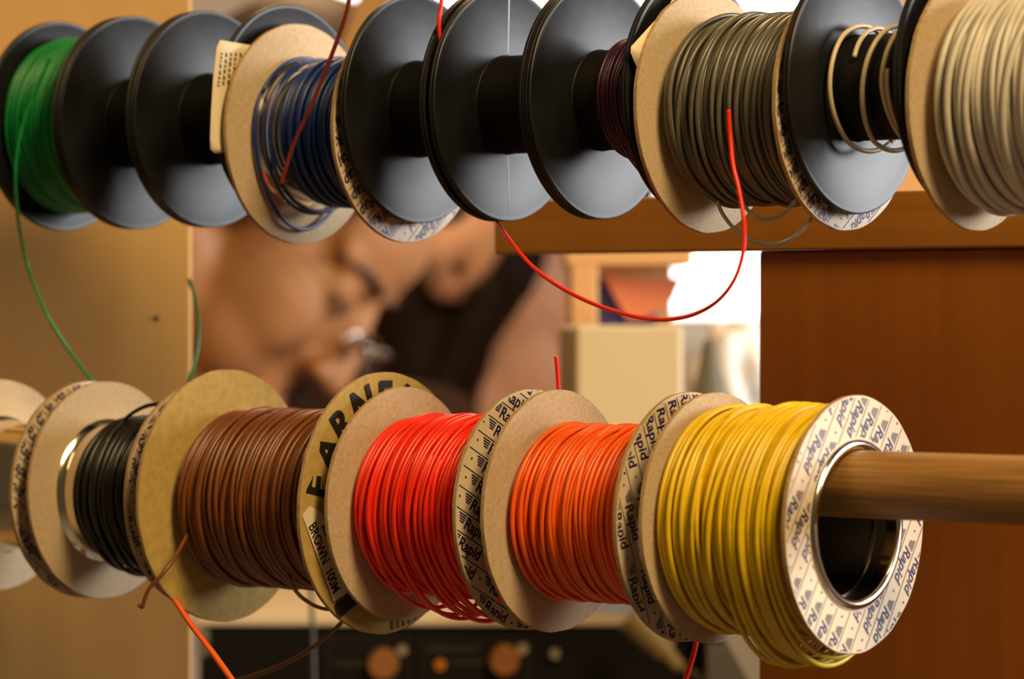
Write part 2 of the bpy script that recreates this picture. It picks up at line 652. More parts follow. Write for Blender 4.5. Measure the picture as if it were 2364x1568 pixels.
# ---- rods
for zz, s0, lab in ((ZLR, 0.0, 'worn wooden dowel carrying the lower row of spools'), (ZUR, SU, 'wooden dowel hidden inside the upper row of spools')):
    v, f = tube_np([(x, 0, 0) for x in np.linspace(-0.465, 0.2998, 32)], 0.01045, 48)
    o = mesh_obj('wooden_dowel', v, f, WOOD_ROD)
    o.location = rk(0, s0, zz)
    o.rotation_euler = (0, 0, RACK_ROT)
    tag(o, lab, 'dowel')

# ================================================================== LOWER ROW
ZL = -0.0661
D_W = 0.00125


def std_wind(sp, xl, xr, r, color, d=D_W, turns=None, over=0.4, jx=0.3, gap=(0.0006, 0.0012), extra=None, cross=0.0, seg=84):
    L = (xr - CT - gap[1]) - (xl + gap[0])
    x0, x1 = xl + gap[0] + d / 2, xr - CT - gap[1] - d / 2
    n = turns or int(L / (d * 1.02))
    paths = [winding_path(x0, x1, r - d / 2, d, n, jx=jx, jr=0.12, seg=seg, cross=cross)]
    if over:
        paths.append(winding_path(x1, x0, r + d * 0.25, d, max(4, int(n * over)), jx=jx * 2.2, jr=0.22, seg=seg, cross=cross * 1.6))
    paths += extra or []
    return winding(sp, paths, d, WM[color], bed=(x0 - d * 0.4, x1 + d * 0.4, r - d * 0.75, R_HOLE + 0.0007))


# L0: empty spool at the far left
sp, xl, xr = card_spool('card_spool', -0.3785, -0.3302, 0, ZL, 'empty card spool with bare tin core at the left end of the lower row', pattern=rapid_pattern(-35), seed=3)

# L1: black wire
sp, xl, xr = card_spool('card_spool', -0.3216, -0.2728, 0, ZL, 'card spool half wound with glossy black wire, lower row', pattern=rapid_pattern(-60, (0.004, 0.002)), seed=13)
BLK = sp
std_wind(sp, xl + 0.0065, xr, 0.0262, 'black', turns=22, over=0.6, jx=0.6, d=0.0018, extra=[
    winding_path(xl + 0.012, xr - 0.004, 0.0266, 0.0016, 6, jx=1.0, jr=0.2, sag=([0.001, 0.004, 0.003, 0.004], 0.3))])

# L2: brown wire, larger ochre card
far = []
RB = 0.045
letters = 'FARNELL'
ang0 = 168.5
for i, ch in enumerate(letters):
    tp = text_polys(ch, 0.0152, 0.0, 0.00055, 3)
    a_, b_ = width_of(tp)
    a = math.radians(ang0 - 19.5 * i)
    tp = [[(q[0] - (a_ + b_) / 2, q[1] - 0.0054) for q in p] for p in tp]
    tp = xf(tp, a - math.pi / 2)
    rr = 0.0366
    far += [[(q[0] + rr * math.cos(a), q[1] + rr * math.sin(a)) for q in p] for p in tp]
sp, xl, xr = card_spool('card_spool', -0.2618, -0.1877, 0, ZL, 'larger ochre card spool wound with brown wire, lower row', R=RB, seed=23, m=CARD2)
BRN = sp
rf = [c for c in sp.children if c.name.startswith('flange')][1]
flat_print('lettering', clip_ring(far, 0.027, 0.0446), xr + 0.0004, BLACKINK, rf)
# worn sticker with wire data on the right flange, a chord strip on the lower left
st = [[(-0.004, -0.0055), (0.030, -0.0055), (0.0315, 0.0060), (0.0045, 0.0062), (-0.001, 0.0022), (-0.0048, -0.0008)]]
a_st = math.radians(-62)
ox, oy = -0.0372, -0.0030
o_st = flat_print('sticker', clip_ring(xf(st, a_st, ox, oy), 0.026, 0.0446), xr + 0.00045, LABEL, rf)
w1 = xf(text_polys('BROWN  100M', 0.0058, 0.0, 0.00012), 0)
a_, b_ = width_of(w1)
w1 = [[((q[0] - a_) * 0.0265 / (b_ - a_) + 0.0012, q[1] - 0.0046) for q in p] for p in w1]
w2 = text_polys('23 4410', 0.0052, 0.0, 0.0001)
w2 = [[(q[0] + 0.004, q[1] + 0.0012) for q in p] for p in w2]
flat_print('lettering', clip_ring(xf(w1 + w2, a_st, ox, oy), 0.026, 0.0446), xr + 0.0005, BLACKINK, o_st)
blk = [[(0.0312, -0.0055), (0.0365, -0.0055), (0.0372, 0.0060), (0.0322, 0.0060)]]
flat_print('lettering', clip_ring(xf(blk, a_st, ox, oy), 0.026, 0.0446), xr + 0.0005, BLACKINK, rf)
bars = []
for i in range(7):
    a = math.radians(-62 - 4 * i)
    bars += xf([[(-0.0006, 0.0400), (0.0007, 0.0400), (0.0007, 0.0440), (-0.0006, 0.0440)]], a + math.pi / 2 + math.pi)
flat_print('lettering', bars, xr + 0.0005, GREYINK, rf)
std_wind(sp, xl + 0.003, xr, 0.0305, 'brown', over=0.5, jx=0.75, d=0.0018, cross=0.4)

# L3: red wire
sp, xl, xr = card_spool('card_spool', -0.1795, -0.1249, 0, ZL, 'card spool full of bright red wire with loops hanging below, lower row', pattern=rapid_pattern(-26, (-0.0121, 0.0021)), seed=33)
RED = sp
std_wind(sp, xl + 0.0015, xr, 0.0296, 'red', d=0.0016, over=0.55, jx=0.7, cross=0.5, extra=[
    winding_path(xl + 0.010, xr - 0.008, 0.0304, 0.0016, 6, jx=0.9, jr=0.2, cross=2.0, sag=([0.003, 0.006, 0.009, 0.0065, 0.009, 0.006], -0.35)),
    winding_path(xl + 0.024, xr - 0.004, 0.0304, 0.0016, 4, jx=0.9, jr=0.2, cross=1.0, sag=([0.009, 0.0055, 0.008, 0.004], -0.45))])

# L4: orange wire
sp, xl, xr = card_spool('card_spool', -0.1134, -0.0607, 0, ZL, 'card spool wound with orange wire between the red and yellow spools', pattern=rapid_pattern(-68, (-0.0214, -0.0026)), seed=43)
ORG = sp
std_wind(sp, xl + 0.001, xr, 0.0280, 'orange', d=0.00155, over=0.55, jx=0.7, cross=0.5, extra=[
    winding_path(xl + 0.024, xr - 0.020, 0.0286, 0.00155, 2, jx=0.4, jr=0.1, cross=3.0),
    winding_path(xr - 0.016, xr - 0.003, 0.0290, 0.00155, 5, jx=0.5, jr=0.3, cross=0.8)])

# L5: yellow wire
sp, xl, xr = card_spool('card_spool', -0.0506, 0.0018, 0, ZL, 'nearly full card spool of yellow wire at the right end of the lower row', pattern=rapid_pattern(-125, (-0.0146, 0.0018), row=0.0071, shift=0.0), seed=53)
YEL = sp
std_wind(sp, xl + 0.001, xr, 0.0352, 'yellow', over=0.5, jx=0.65, d=0.0018, cross=0.4, extra=[
    winding_path(xl + 0.028, xr - 0.003, 0.0362, 0.0018, 9, jx=0.8, jr=0.3, cross=1.2, sag=([0.001, 0.005, 0.0085, 0.005, 0.0095, 0.006, 0.008, 0.004], 0.05)),
    winding_path(xl + 0.026, xr - 0.005, 0.0364, 0.0018, 4, jx=0.6, jr=0.3, cross=2.0, sag=([0.007, 0.010, 0.006, 0.008], 0.1))])

lathe('inner_ring', [(xr - 0.0085, R_HOLE - 0.0004), (xr - 0.0085, R_HOLE), (xr - 0.0075, R_HOLE), (xr - 0.0075, R_HOLE - 0.0004)], TIN, sp, seg=96)

# ================================================================== UPPER ROW
ZB = 0.071
ZC = 0.0648
FT = 0.0022
# U1 green
sp, xl, xr = black_spool('plastic_spool', -0.3765, -0.3395, SU, ZB, 'black plastic spool full of green wire at the left of the upper row')
GRN = sp
winding(sp, [winding_path(xl + 0.0012, xr - 0.0012, 0.0322, 0.0011, 30, jx=0.4, jr=0.15),
             winding_path(xr - 0.002, xl + 0.002, 0.0330, 0.0011, 18, jx=0.9, jr=0.2, cross=1.2)], 0.0011, WM['green'], bed=(xl + 0.0004, xr - 0.0004, 0.0318, R_HUB))
# U2, U3 empty
black_spool('plastic_spool', -0.3371, -0.3017, SU, ZB, 'empty black plastic spool right next to the green wire')
sp3, xl3, xr3 = black_spool('plastic_spool', -0.2994, -0.2609 + FT, SU, ZB, 'empty black plastic spool with a cream paper label, beside the blue spool')
# U4 blue card spool
sp, xl, xr = card_spool('card_spool', -0.2545, -0.2042, SU, ZC - 0.0008, 'card spool partly wound with blue wire, upper row', pattern=rapid_pattern(-140, (0.004, 0.0)), seed=63)
BLU = sp
std_wind(sp, xl + 0.0115, xr, 0.0260, 'blue', over=0.35, jx=0.4, d=0.0015, extra=[
    winding_path(xl + 0.0022, xl + 0.0030, 0.0272, 0.0015, 1, jx=0.1, jr=0.05, cross=0.6, sag=([0.0075, 0.0075], 0.15), start=2.6),
    winding_path(xl + 0.0060, xl + 0.0125, 0.0262, 0.0015, 2.2, jx=0.5, jr=0.1, cross=1.0, sag=([0.003, 0.002], 0.25))])
# U5, U6 empty
black_spool('plastic_spool', -0.1991, -0.1637, SU, ZB, 'empty black plastic spool right of the blue wire spool')
sp6, xl6, xr6 = black_spool('plastic_spool', -0.1597, -0.1212, SU, ZB, 'empty black plastic spool left of the purple wire spool')
for a in (88, 272):
    c_, s_ = math.cos(math.radians(a)), math.sin(math.radians(a))
    q_ = 0.00035
    v = [(xl6 + 0.00006, c_ * r - s_ * w, s_ * r + c_ * w) for r in (R_HUB + 0.001, 0.0375) for w in (-q_, q_)]
    mesh_obj('mould_seam', v, [(0, 1, 3, 2)], mat('pale_seam', (0.05, 0.05, 0.052), 0.35), sp6, smooth=False)
# U7 purple
sp, xl, xr = black_spool('plastic_spool', -0.1189, -0.0795, SU, ZB, 'black plastic spool with a few layers of dark purple wire')
PUR = sp
winding(sp, [winding_path(xl + 0.012, xr - 0.0008, 0.0196, 0.0014, 18, jx=0.3, jr=0.1),
             winding_path(xr - 0.002, xl + 0.019, 0.0204, 0.0014, 7, jx=0.9, jr=0.2, cross=0.8)], 0.0014, WM['purple'], bed=(xl + 0.0115, xr - 0.0004, 0.0192, R_HUB))
# U8 grey
sp, xl, xr = card_spool('card_spool', -0.0752, -0.0218, SU, ZC + 0.0007, 'card spool full of grey wire in the upper row', pattern=rapid_pattern(-145, (0.002, 0.001)), seed=73, yaw=-0.7)
GRY = sp
std_wind(sp, xl + 0.0025, xr, 0.0303, 'grey', over=0.45, jx=0.6, cross=0.5, d=0.0017)
# U9 black with loose beige wire
sp, xl, xr = black_spool('plastic_spool', -0.0179, 0.0222, SU, ZB, 'black plastic spool with a few loose turns of beige wire')
BGE = sp
# U10 white
sp, xl, xr = card_spool('card_spool', 0.0259, 0.0800, SU, ZC, 'card spool of off-white wire at the right end of the upper row', pattern=rapid_pattern(-100), seed=83)
std_wind(sp, xl + 0.003, xr, 0.0340, 'white', over=0.5, jx=0.7, d=0.0023, cross=0.4)


# ================================================================== BENCH AND THINGS BEHIND THE RACK
ZT = 0.74
bench = empty('workbench', (0, 1.75, 0), label='pale workbench standing behind the wire rack', cat='bench')
BT = mat('bench_top', (0.55, 0.42, 0.27), 0.5, noise=((5, 40, 5), (0.50, 0.37, 0.23), 0.4, 0.6))
STEEL = mat('grey_steel', (0.25, 0.22, 0.18), 0.5)
box('bench_top', -0.62, 0.62, -0.28, 0.20, ZT - 0.03, ZT, BT, bench, 0.002)
for x in (-0.58, 0.54):
    for y in (-0.26, 0.14):
        box('leg', x, x + 0.04, y, y + 0.04, 0, ZT - 0.03, STEEL, bench, 0.002)

# black instrument with knobs
YI = 1.65
x0, x1 = at(458, 0, YI).x, at(1590, 0, YI).x
ztop = at(0, 1418, YI).z
inst = empty('bench_instrument', (0, YI, ZT), label='black bench instrument with brown knobs under the red and orange spools', cat='instrument')
IB = mat('instrument_black', (0.004, 0.0035, 0.003), 0.6, spec=0.2)
IP = mat('instrument_panel', (0.006, 0.0055, 0.005), 0.6, spec=0.2)
ITOP = mat('cream_case_top', (0.80, 0.66, 0.44), 0.6)
KN = mat('brown_knob', (0.30, 0.12, 0.035), 0.35)
KW = mat('pale_cap', (0.35, 0.28, 0.20), 0.4)
hh = ztop - ZT
box('case', x0, x1, 0.004, 0.180, 0.008, hh - 0.006, IB, inst, 0.002)
box('top_cover', x0 - 0.002, x1 + 0.002, 0.0, 0.185, hh - 0.006, hh, ITOP, inst, 0.0015)
box('base', x0 + 0.01, x1 - 0.01, 0.02, 0.17, 0.0, 0.008, IB, inst, 0.001)


def iz(py):
    return at(0, py, YI).z - ZT


def ix(px):
    return at(px, 0, YI).x


for (a, b) in ((748, 950), (968, 1225)):
    za, zb_ = iz(1620), iz(1475)
    box('control_panel', ix(a), ix(b), 0.0015, 0.004, za, zb_, IP, inst, 0.0005)
    for (p, q, r, s_) in ((ix(a), ix(b), zb_ - 0.0008, zb_), (ix(a), ix(a) + 0.0008, za, zb_), (ix(b) - 0.0008, ix(b), za, zb_)):
        box('panel_trim', p, q, 0.0005, 0.0025, r, s_, mat('panel_trim', (0.02, 0.017, 0.013), 0.5), inst, 0)


def disc(name, px, py, r, dep, m, parent=inst):
    prof = [(0.0, 0.0001), (0.0, r), (dep * 0.85, r * 0.94), (dep, r * 0.82), (dep, 0.0001)]
    o = lathe(name, prof, m, parent, seg=32, closed=False)
    o.location = (ix(px), 0.0025, iz(py))
    o.rotation_euler = (0, 0, -math.pi / 2)
    return o


k1 = disc('knob', 885, 1533, 0.0080, 0.012, KN)
k2 = disc('knob', 1165, 1524, 0.0080, 0.012, KN)
for (px, py, r) in ((928, 1503, 0.0026), (1206, 1500, 0.0030), (1281, 1511, 0.0026)):
    disc('switch_cap', px, py, r, 0.005, KW)
disc('indicator', 1016, 1537, 0.0030, 0.003, mat('amber_lamp', (0.55, 0.20, 0.03), 0.3))
for (px0, px1, py) in ((985, 1110, 1505), (1040, 1120, 1536), (770, 850, 1540)):
    box('panel_legend', ix(px0), ix(px1), 0.0012, 0.0016, iz(py), iz(py) + 0.0022, mat('faded_legend', (0.022, 0.018, 0.013), 0.6), inst, 0)
box('carry_handle', ix(462), ix(482), -0.014, 0.004, iz(1515), iz(1450), mat('pale_handle', (0.16, 0.125, 0.08), 0.5), inst, 0.002)

# light wooden cupboard far right
cb = empty('tall_cupboard', (at(2010, 0, 2.2).x, 2.2, 0), label='light orange wooden cupboard behind the off-white wire spool', cat='cupboard')
LO = mat('cupboard_wood', (0.70, 0.36, 0.12), 0.5)
box('carcass', 0.0, 0.6, 0.02, 0.3, 0.0, 1.5, LO, cb, 0.002)
for k in range(2):
    dr_ = box('door', 0.004 + 0.3 * k, 0.296 + 0.3 * k, 0.0, 0.019, 0.02, 1.48, LO, cb, 0.002)
    box('handle', 0.26 + 0.06 * k, 0.28 + 0.06 * k, -0.02, -0.001, 0.8, 0.95, mat('grey_steel', (0.25, 0.22, 0.18), 0.5), dr_, 0.002)

# ribbed pale connector on a lead
prof = []
for i in range(6):
    xx = i * 0.0042
    prof += [(xx, 0.0095 - 0.0006 * i), (xx + 0.0026, 0.0095 - 0.0006 * i), (xx + 0.0030, 0.0074 - 0.0006 * i), (xx + 0.0042, 0.0074 - 0.0006 * i)]
prof = [(0.0, 0.0005)] + prof + [(0.0255, 0.0040), (0.034, 0.0035), (0.034, 0.0005)]
con = lathe('ribbed_connector', prof, mat('old_ivory', (0.24, 0.17, 0.06), 0.4), seg=32, closed=False)
con.location = at(1460, 1420, 1.60)
con.rotation_euler = (0, math.radians(48), 0)
cl_ = spline([(0.033, 0, 0), (0.050, 0.002, 0.004), (0.075, 0.004, -0.002), (0.11, 0.004, -0.030), (0.20, 0.004, -0.11)], 8)
v, f = tube_np(cl_, 0.0022, 8)
mesh_obj('lead', v, f, mat('old_ivory_lead', (0.12, 0.09, 0.04), 0.5), con)
tag(con, 'ivory ribbed connector beside the black instrument below the orange spool', 'connector')

# riser shelf that carries the monitor, with grey side panel
YR = 1.60
zr = at(0, 1010, YR).z
rx0, rx1 = at(1240, 0, YR).x, at(1790, 0, YR).x + 0.06
rs = empty('riser_shelf', (0, YR, ZT), label='grey riser shelf on the workbench behind the lower spools', cat='shelf')
GREYP = mat('grey_beige_panel', (0.065, 0.05, 0.032), 0.6)
box('shelf_top', rx0, rx1, -0.05, 0.26, zr - ZT - 0.014, zr - ZT, GREYP, rs, 0.001)
box('side_panel', rx1 - 0.016, rx1, -0.04, 0.25, 0, zr - ZT - 0.014, GREYP, rs, 0.001)
box('side_panel', rx0, rx0 + 0.016, 0.245, 0.26, 0, zr - ZT - 0.014, GREYP, rs, 0.001)
box('drawer_front', at(1622, 0, YR).x, rx1 - 0.016, -0.03, -0.018, 0.0, at(0, 1475, YR).z - ZT, GREYP, rs, 0.001)
box('back_panel', at(1560, 0, YR).x, rx1 - 0.016, 0.25, 0.258, 0.0, zr - ZT - 0.014, GREYP, rs, 0.001)  # added dark sheet, darkens the gap between instrument and drawer
p, q = at(1700, 1445, 1.52), at(1800, 1620, 1.52)
dv = (q - p)
rul = box('cream_strip', 0, dv.length + 0.10, -0.0015, 0.0015, -0.008, 0.008, mat('cream_strip', (0.24, 0.20, 0.14), 0.6), None, 0.0005)
rul.location = p
rul.rotation_euler = (0, math.atan2(-dv.z, dv.x), 0)
tag(rul, 'cream strip slanting against the grey shelf below the yellow spool', 'strip')

# beige monitor
mon = empty('monitor', at(1445, 1000, 1.575), (0, 0, math.radians(4)), 'cream box-shaped monitor seen past the red wire loop', 'monitor')
MC = mat('cream_monitor', (0.66, 0.52, 0.30), 0.5)
mz0, mz1 = 0.0, at(0, 752, 1.575).z - at(0, 1000, 1.575).z
mon.location.z = zr
mz1 = at(0, 756, 1.575).z - zr
box('monitor_case', -0.0235, 0.0255, 0.0, 0.10, 0.004, mz1, MC, mon, 0.002)
box('monitor_bezel', -0.0245, 0.0265, -0.006, 0.0, 0.002, mz1 + 0.001, MC, mon, 0.002)
box('monitor_base', -0.018, 0.020, 0.004, 0.09, 0.0, 0.004, MC, mon, 0.001)

# open wooden hutch with a blue folder and a salmon sheet
YH = 1.69
hut = empty('wooden_hutch', (0, YH, zr), label='light orange wooden hutch shelf seen under the rail', cat='shelf')
OW = mat('light_orange_wood', (0.80, 0.45, 0.19), 0.5, noise=((8, 8, 60), (0.74, 0.40, 0.16), 0.4, 0.6))
OW2 = mat('tan_wood', (0.50, 0.31, 0.15), 0.6)


def hz(py):
    return at(0, py, YH).z - zr


def hx(px):
    return at(px, 0, YH).x


box('shelf_board', hx(1305), hx(1600), 0.0, 0.12, hz(612), hz(575), OW, hut, 0.001)
box('upright', hx(1318), hx(1380), 0.0, 0.12, 0.0, hz(612), OW, hut, 0.001)
box('back_panel', hx(1380), hx(1575), 0.11, 0.12, hz(760), hz(612), OW2, hut, 0.0005)
box('inner_shelf', hx(1380), hx(1575), 0.0, 0.12, hz(760) - 0.004, hz(760), OW, hut, 0.0005)
BF = mat('blue_folder', (0.018, 0.022, 0.16), 0.5)
fol = box('ring_binder', hx(1384), hx(1520), 0.030 + YH, 0.050 + YH, hz(757) + zr, hz(640) + zr, BF, None, 0.001)
tag(fol, 'dark blue folder standing in the wooden hutch', 'folder')
v = [(hx(1398), 0.0, hz(640)), (hx(1580), 0.0, hz(640)), (hx(1560), 0.0, hz(690)), (hx(1500), 0.0, hz(735)), (hx(1452), 0.0, hz(738))]
vv = [(a, YH + 0.022, c + zr) for a, b, c in v] + [(a, YH + 0.026, c + zr) for a, b, c in v]
n5 = 5
ff = [list(range(5))[::-1], [5 + i for i in range(5)]] + [[i, (i + 1) % 5, 5 + (i + 1) % 5, 5 + i] for i in range(5)]
o = mesh_obj('salmon_cover', vv, ff, mat('salmon_card', (0.62, 0.20, 0.085), 0.6), None, smooth=False)
tag(o, 'salmon coloured card sheet leaning on the dark blue folder', 'card')

# dark conical stand and crumpled white bag on the riser, in front of the window
prof = [(0.0, 0.0005), (0.0, 0.0125), (0.004, 0.0125), (0.012, 0.0105), (0.030, 0.006), (0.044, 0.0035), (0.047, 0.0025), (0.047, 0.0005)]
zc0 = at(0, 955, 1.66).z
con2 = lathe('cone_stand', [(a * (at(0, 785, 1.66).z - zr) / 0.047, b) for a, b in prof], mat('dark_olive', (0.10, 0.085, 0.045), 0.6), seg=40, closed=False)
con2.location = Vector((at(1638, 0, 1.66).x, 1.66, zr))
con2.rotation_euler = (0, -math.pi / 2, 0)
tag(con2, 'dark olive cone standing before the bright window right of the monitor', 'cone')
bm = bmesh.new()
bmesh.ops.create_icosphere(bm, subdivisions=4, radius=1.0)
rb = random.Random(5)
dirs = [(Vector((rb.gauss(0, 1), rb.gauss(0, 1), rb.gauss(0, 1))).normalized(), rb.uniform(2, 9), rb.uniform(0, 6)) for _ in range(14)]
for vt in bm.verts:
    k = 1 + 0.05 * sum(math.sin(d.dot(vt.co) * w + p) for d, w, p in dirs)
    vt.co = Vector((vt.co.x * 0.026 * k, vt.co.y * 0.022 * k, max(vt.co.z * k, -0.8) * 0.032 + 0.0256))
me = bpy.data.meshes.new('plastic_bag')
bm.to_mesh(me)
bm.free()
me.materials.append(mat('white_plastic_bag', (0.80, 0.77, 0.72), 0.35))
bag = bpy.data.objects.new('plastic_bag', me)
col.objects.link(bag)
bag.location = (at(1690, 0, 1.78).x, 1.78, zr)
tag(bag, 'crumpled white plastic bag before the bright window', 'bag')

# slanting tan batten behind the upper row
p, q = at(800, 190, 1.9), at(905, -70, 1.9)
dv = q - p
bat = box('wooden_batten', 0.0, dv.length + 0.30, -0.009, 0.009, -0.011, 0.011, mat('tan_batten', (0.42, 0.21, 0.055), 0.5), None, 0.001)
bat.location = p
bat.rotation_euler = (0, math.atan2(-dv.z, dv.x), 0)
tag(bat, 'slanting tan wooden batten behind the upper row, left of the black spools', 'batten')
# thin grey cable hanging before the instrument
wire('hanging_cable', [at(716, 1340, 1.55), at(719, 1400, 1.55), at(722, 1480, 1.55), at(724, 1580, 1.55), at(725, 1750, 1.55)], 0.0011, mat('grey_cable', (0.07, 0.065, 0.05), 0.5),
     label='thin grey cable hanging before the black instrument', cat='cable')

# ================================================================== PEOPLE
def blob(name, prims, voxel, m, parent=None, smooth=9, disp=None, dec=None):
    bm = bmesh.new()
    for pr in prims:
        if pr[0] == 'e':
            _, c, rad, R = pr
            g = bmesh.ops.create_icosphere(bm, subdivisions=3, radius=1.0)
            M = Matrix.Translation(c) @ (R or Matrix.Identity(4)) @ Matrix.Diagonal((*rad, 1))
            bmesh.ops.transform(bm, matrix=M, verts=g['verts'])
        else:
            _, a, b, r0, r1 = pr
            a, b = Vector(a), Vector(b)
            d = b - a
            for c, r in ((a, r0), (b, r1)):
                g = bmesh.ops.create_icosphere(bm, subdivisions=2, radius=r)
                bmesh.ops.transform(bm, matrix=Matrix.Translation(c), verts=g['verts'])
            g = bmesh.ops.create_cone(bm, cap_ends=True, segments=16, radius1=r0, radius2=r1, depth=d.length)
            M = Matrix.Translation((a + b) / 2) @ d.to_track_quat('Z', 'Y').to_matrix().to_4x4()
            bmesh.ops.transform(bm, matrix=M, verts=g['verts'])
    me = bpy.data.meshes.new(name)
    bm.to_mesh(me)
    bm.free()
    o = bpy.data.objects.new(name, me)
    col.objects.link(o)
    md = o.modifiers.new('r', 'REMESH')
    md.mode = 'VOXEL'
    md.voxel_size = voxel
    sm = o.modifiers.new('s', 'SMOOTH')
    sm.iterations = smooth
    sm.factor = 0.5
    dg = bpy.context.evaluated_depsgraph_get()
    me2 = bpy.data.meshes.new_from_object(o.evaluated_get(dg))
    o.modifiers.clear()
    o.data = me2
    bpy.data.meshes.remove(me)
    me2.name = name
    me2.materials.clear()
    me2.materials.append(m)
    me2.polygons.foreach_set('use_smooth', [True] * len(me2.polygons))
    if parent:
        o.parent = parent
    return o


SKIN = mat('warm_skin', (0.40, 0.175, 0.062), 0.55, noise=((30, 30, 30), (0.36, 0.15, 0.052), 0.4, 0.7))
HAIR1 = mat('dark_brown_hair', (0.045, 0.018, 0.007), 0.5, noise=((60, 60, 400), (0.075, 0.03, 0.012), 0.4, 0.65))
HAIR2 = mat('very_dark_hair', (0.012, 0.005, 0.002), 0.6, spec=0.2, noise=((200, 200, 20), (0.03, 0.012, 0.004), 0.45, 0.65))
LIP = mat('lips', (0.42, 0.11, 0.07), 0.4)


def head_prims(M, female=False):
    e = lambda c, r: ('e', M @ Vector(c), r, M.to_3x3().to_4x4())
    c = lambda a, b, r0, r1: ('c', M @ Vector(a), M @ Vector(b), r0, r1)
    P = [e((-0.012, 0, 0.035), (0.096, 0.074, 0.088)), e((0.040, 0, -0.025), (0.056, 0.060, 0.085)), e((0.066, 0, -0.108), (0.022, 0.026, 0.020)),
         c((0.093, 0, 0.006), (0.117, 0, -0.040), 0.0085, 0.0115), e((0.060, 0, 0.035), (0.036, 0.056, 0.040))]
    for s in (-1, 1):
        P += [c((-0.005, 0.050 * s, -0.055), (0.052, 0.022 * s, -0.104), 0.024, 0.021), e((0.052, 0.030 * s, -0.068), (0.036, 0.026, 0.038)), e((0.107, 0.012 * s, -0.042), (0.010, 0.008, 0.008)),
              e((0.054, 0.036 * s, -0.036), (0.040, 0.022, 0.044)), c((0.089, 0.014 * s, 0.020), (0.072, 0.050 * s, 0.020), 0.0095, 0.008),
              e((0.080, 0.032 * s, 0.001), (0.0135, 0.0155, 0.012)), e((-0.012, 0.075 * s, -0.008), (0.019, 0.009, 0.032)),
              e((-0.020, 0.080 * s, 0.002), (0.014, 0.006, 0.022))]
    P += [e((0.078, 0, -0.060), (0.022, 0.030, 0.026)), e((0.058, 0, -0.100), (0.030, 0.034, 0.026)), e((0.093, 0, -0.071), (0.011, 0.023, 0.0065)), e((0.090, 0, -0.083), (0.011, 0.020, 0.007)), e((0.080, 0, -0.078), (0.016, 0.032, 0.018))]
    return P


def hand_prims(wrist, dirv, up, curl=0.5, s=1.0):
    """palm plus five separate fingers; dirv towards the fingertips, up = back of the hand"""
    d = Vector(dirv).normalized()
    u = (Vector(up) - d * d.dot(Vector(up))).normalized()
    w = d.cross(u)
    wv = Vector(wrist)
    P = []
    for k in (-1.5, -0.5, 0.5, 1.5):
        P.append(('c', wv + w * 0.010 * k * s, wv + (d * 0.085 + w * 0.0185 * k) * s, 0.013 * s, 0.0105 * s))
    L = (0.068, 0.076, 0.071, 0.056)
    for k, ln in zip((-1.5, -0.5, 0.5, 1.5), L):
        a = wv + (d * 0.088 + w * 0.0195 * k) * s
        ang = 0.3 + curl
        p = a
        for q, fr in enumerate((0.42, 0.32, 0.26)):
            dd = d * math.cos(ang) - u * math.sin(ang)
            p2 = p + dd * ln * fr * s
            P.append(('c', p, p2, (0.0088 - 0.0008 * q) * s, (0.0082 - 0.0009 * q) * s))
            p = p2
            ang += curl
    a = wv + (d * 0.025 - w * 0.026) * s
    b = a + (d * 0.030 - w * 0.022 - u * 0.010) * s
    c_ = b + (d * 0.030 - w * 0.004 - u * 0.008) * s
    P += [('c', wv + d * 0.01 * s, a, 0.013 * s, 0.0125 * s), ('c', a, b, 0.0120 * s, 0.0100 * s), ('c', b, c_, 0.0095 * s, 0.0078 * s)]
    return P


def basis(fwd, up, origin):
    x = Vector(fwd).normalized()
    z = (Vector(up) - x * x.dot(Vector(up))).normalized()
    y = z.cross(x)
    M = Matrix((x, y, z)).transposed().to_4x4()
    M.translation = origin
    return M


def stool(x, y, h, label):
    st_ = empty('work_stool', (x, y, 0), label=label, cat='stool')
    o = lathe('seat', [(0.0, 0.0005), (0.0, 0.17), (0.015, 0.18), (0.03, 0.17), (0.03, 0.0005)], mat('stool_seat', (0.03, 0.03, 0.03), 0.6), st_, seg=40, closed=False)
    o.location = (0, 0, h)
    o.rotation_euler = (0, -math.pi / 2, 0)
    for k in range(4):
        a = math.pi / 4 + k * math.pi / 2
        v, f = tube_np([(0.12 * math.cos(a), 0.12 * math.sin(a), h), (0.19 * math.cos(a), 0.19 * math.sin(a), 0.0)], 0.011, 10)
        mesh_obj('leg', v, f, STEEL, st_)


# ---- man bowing his head to the right
HM = 2.15
hc = at(634, 474, HM)
hc.y = HM
yw = math.radians(15)
fw = Vector((0.626, 0, -0.78)) * math.cos(yw) + Vector((0, -1, 0)) * math.sin(yw)
M1 = basis(fw, Vector((0.78, 0, 0.626)), hc)
nb = M1 @ Vector((-0.035, 0, -0.075))
chest = Vector((-0.43, 2.32, 0.98))
neck = Vector((-0.335, 2.27, 1.135))
pel = Vector((-0.60, 2.36, 0.60))
body = head_prims(M1) + [('c', nb, neck, 0.052, 0.058), ('c', neck, chest, 0.07, 0.12), ('c', chest, pel, 0.135, 0.14)]
armp, hands = [], []
for s in (-1, 1):
    sh = Vector((-0.37, 2.31 + 0.17 * s, 1.06))
    el = Vector((-0.33, 2.32 + 0.22 * s, 0.80)) if s > 0 else at(560, 1010, 2.20)
    wr = Vector((-0.10, 2.24 + 0.10 * s, 0.765)) if s > 0 else at(1000, 1010, 2.24)
    armp += [('c', chest, sh, 0.10, 0.062), ('c', sh, el, 0.055, 0.043), ('c', el, wr, 0.042, 0.027)]
    hands += hand_prims(wr, (1, -0.3 * s, -0.03), (0, 0, 1), 0.4)
legs = []
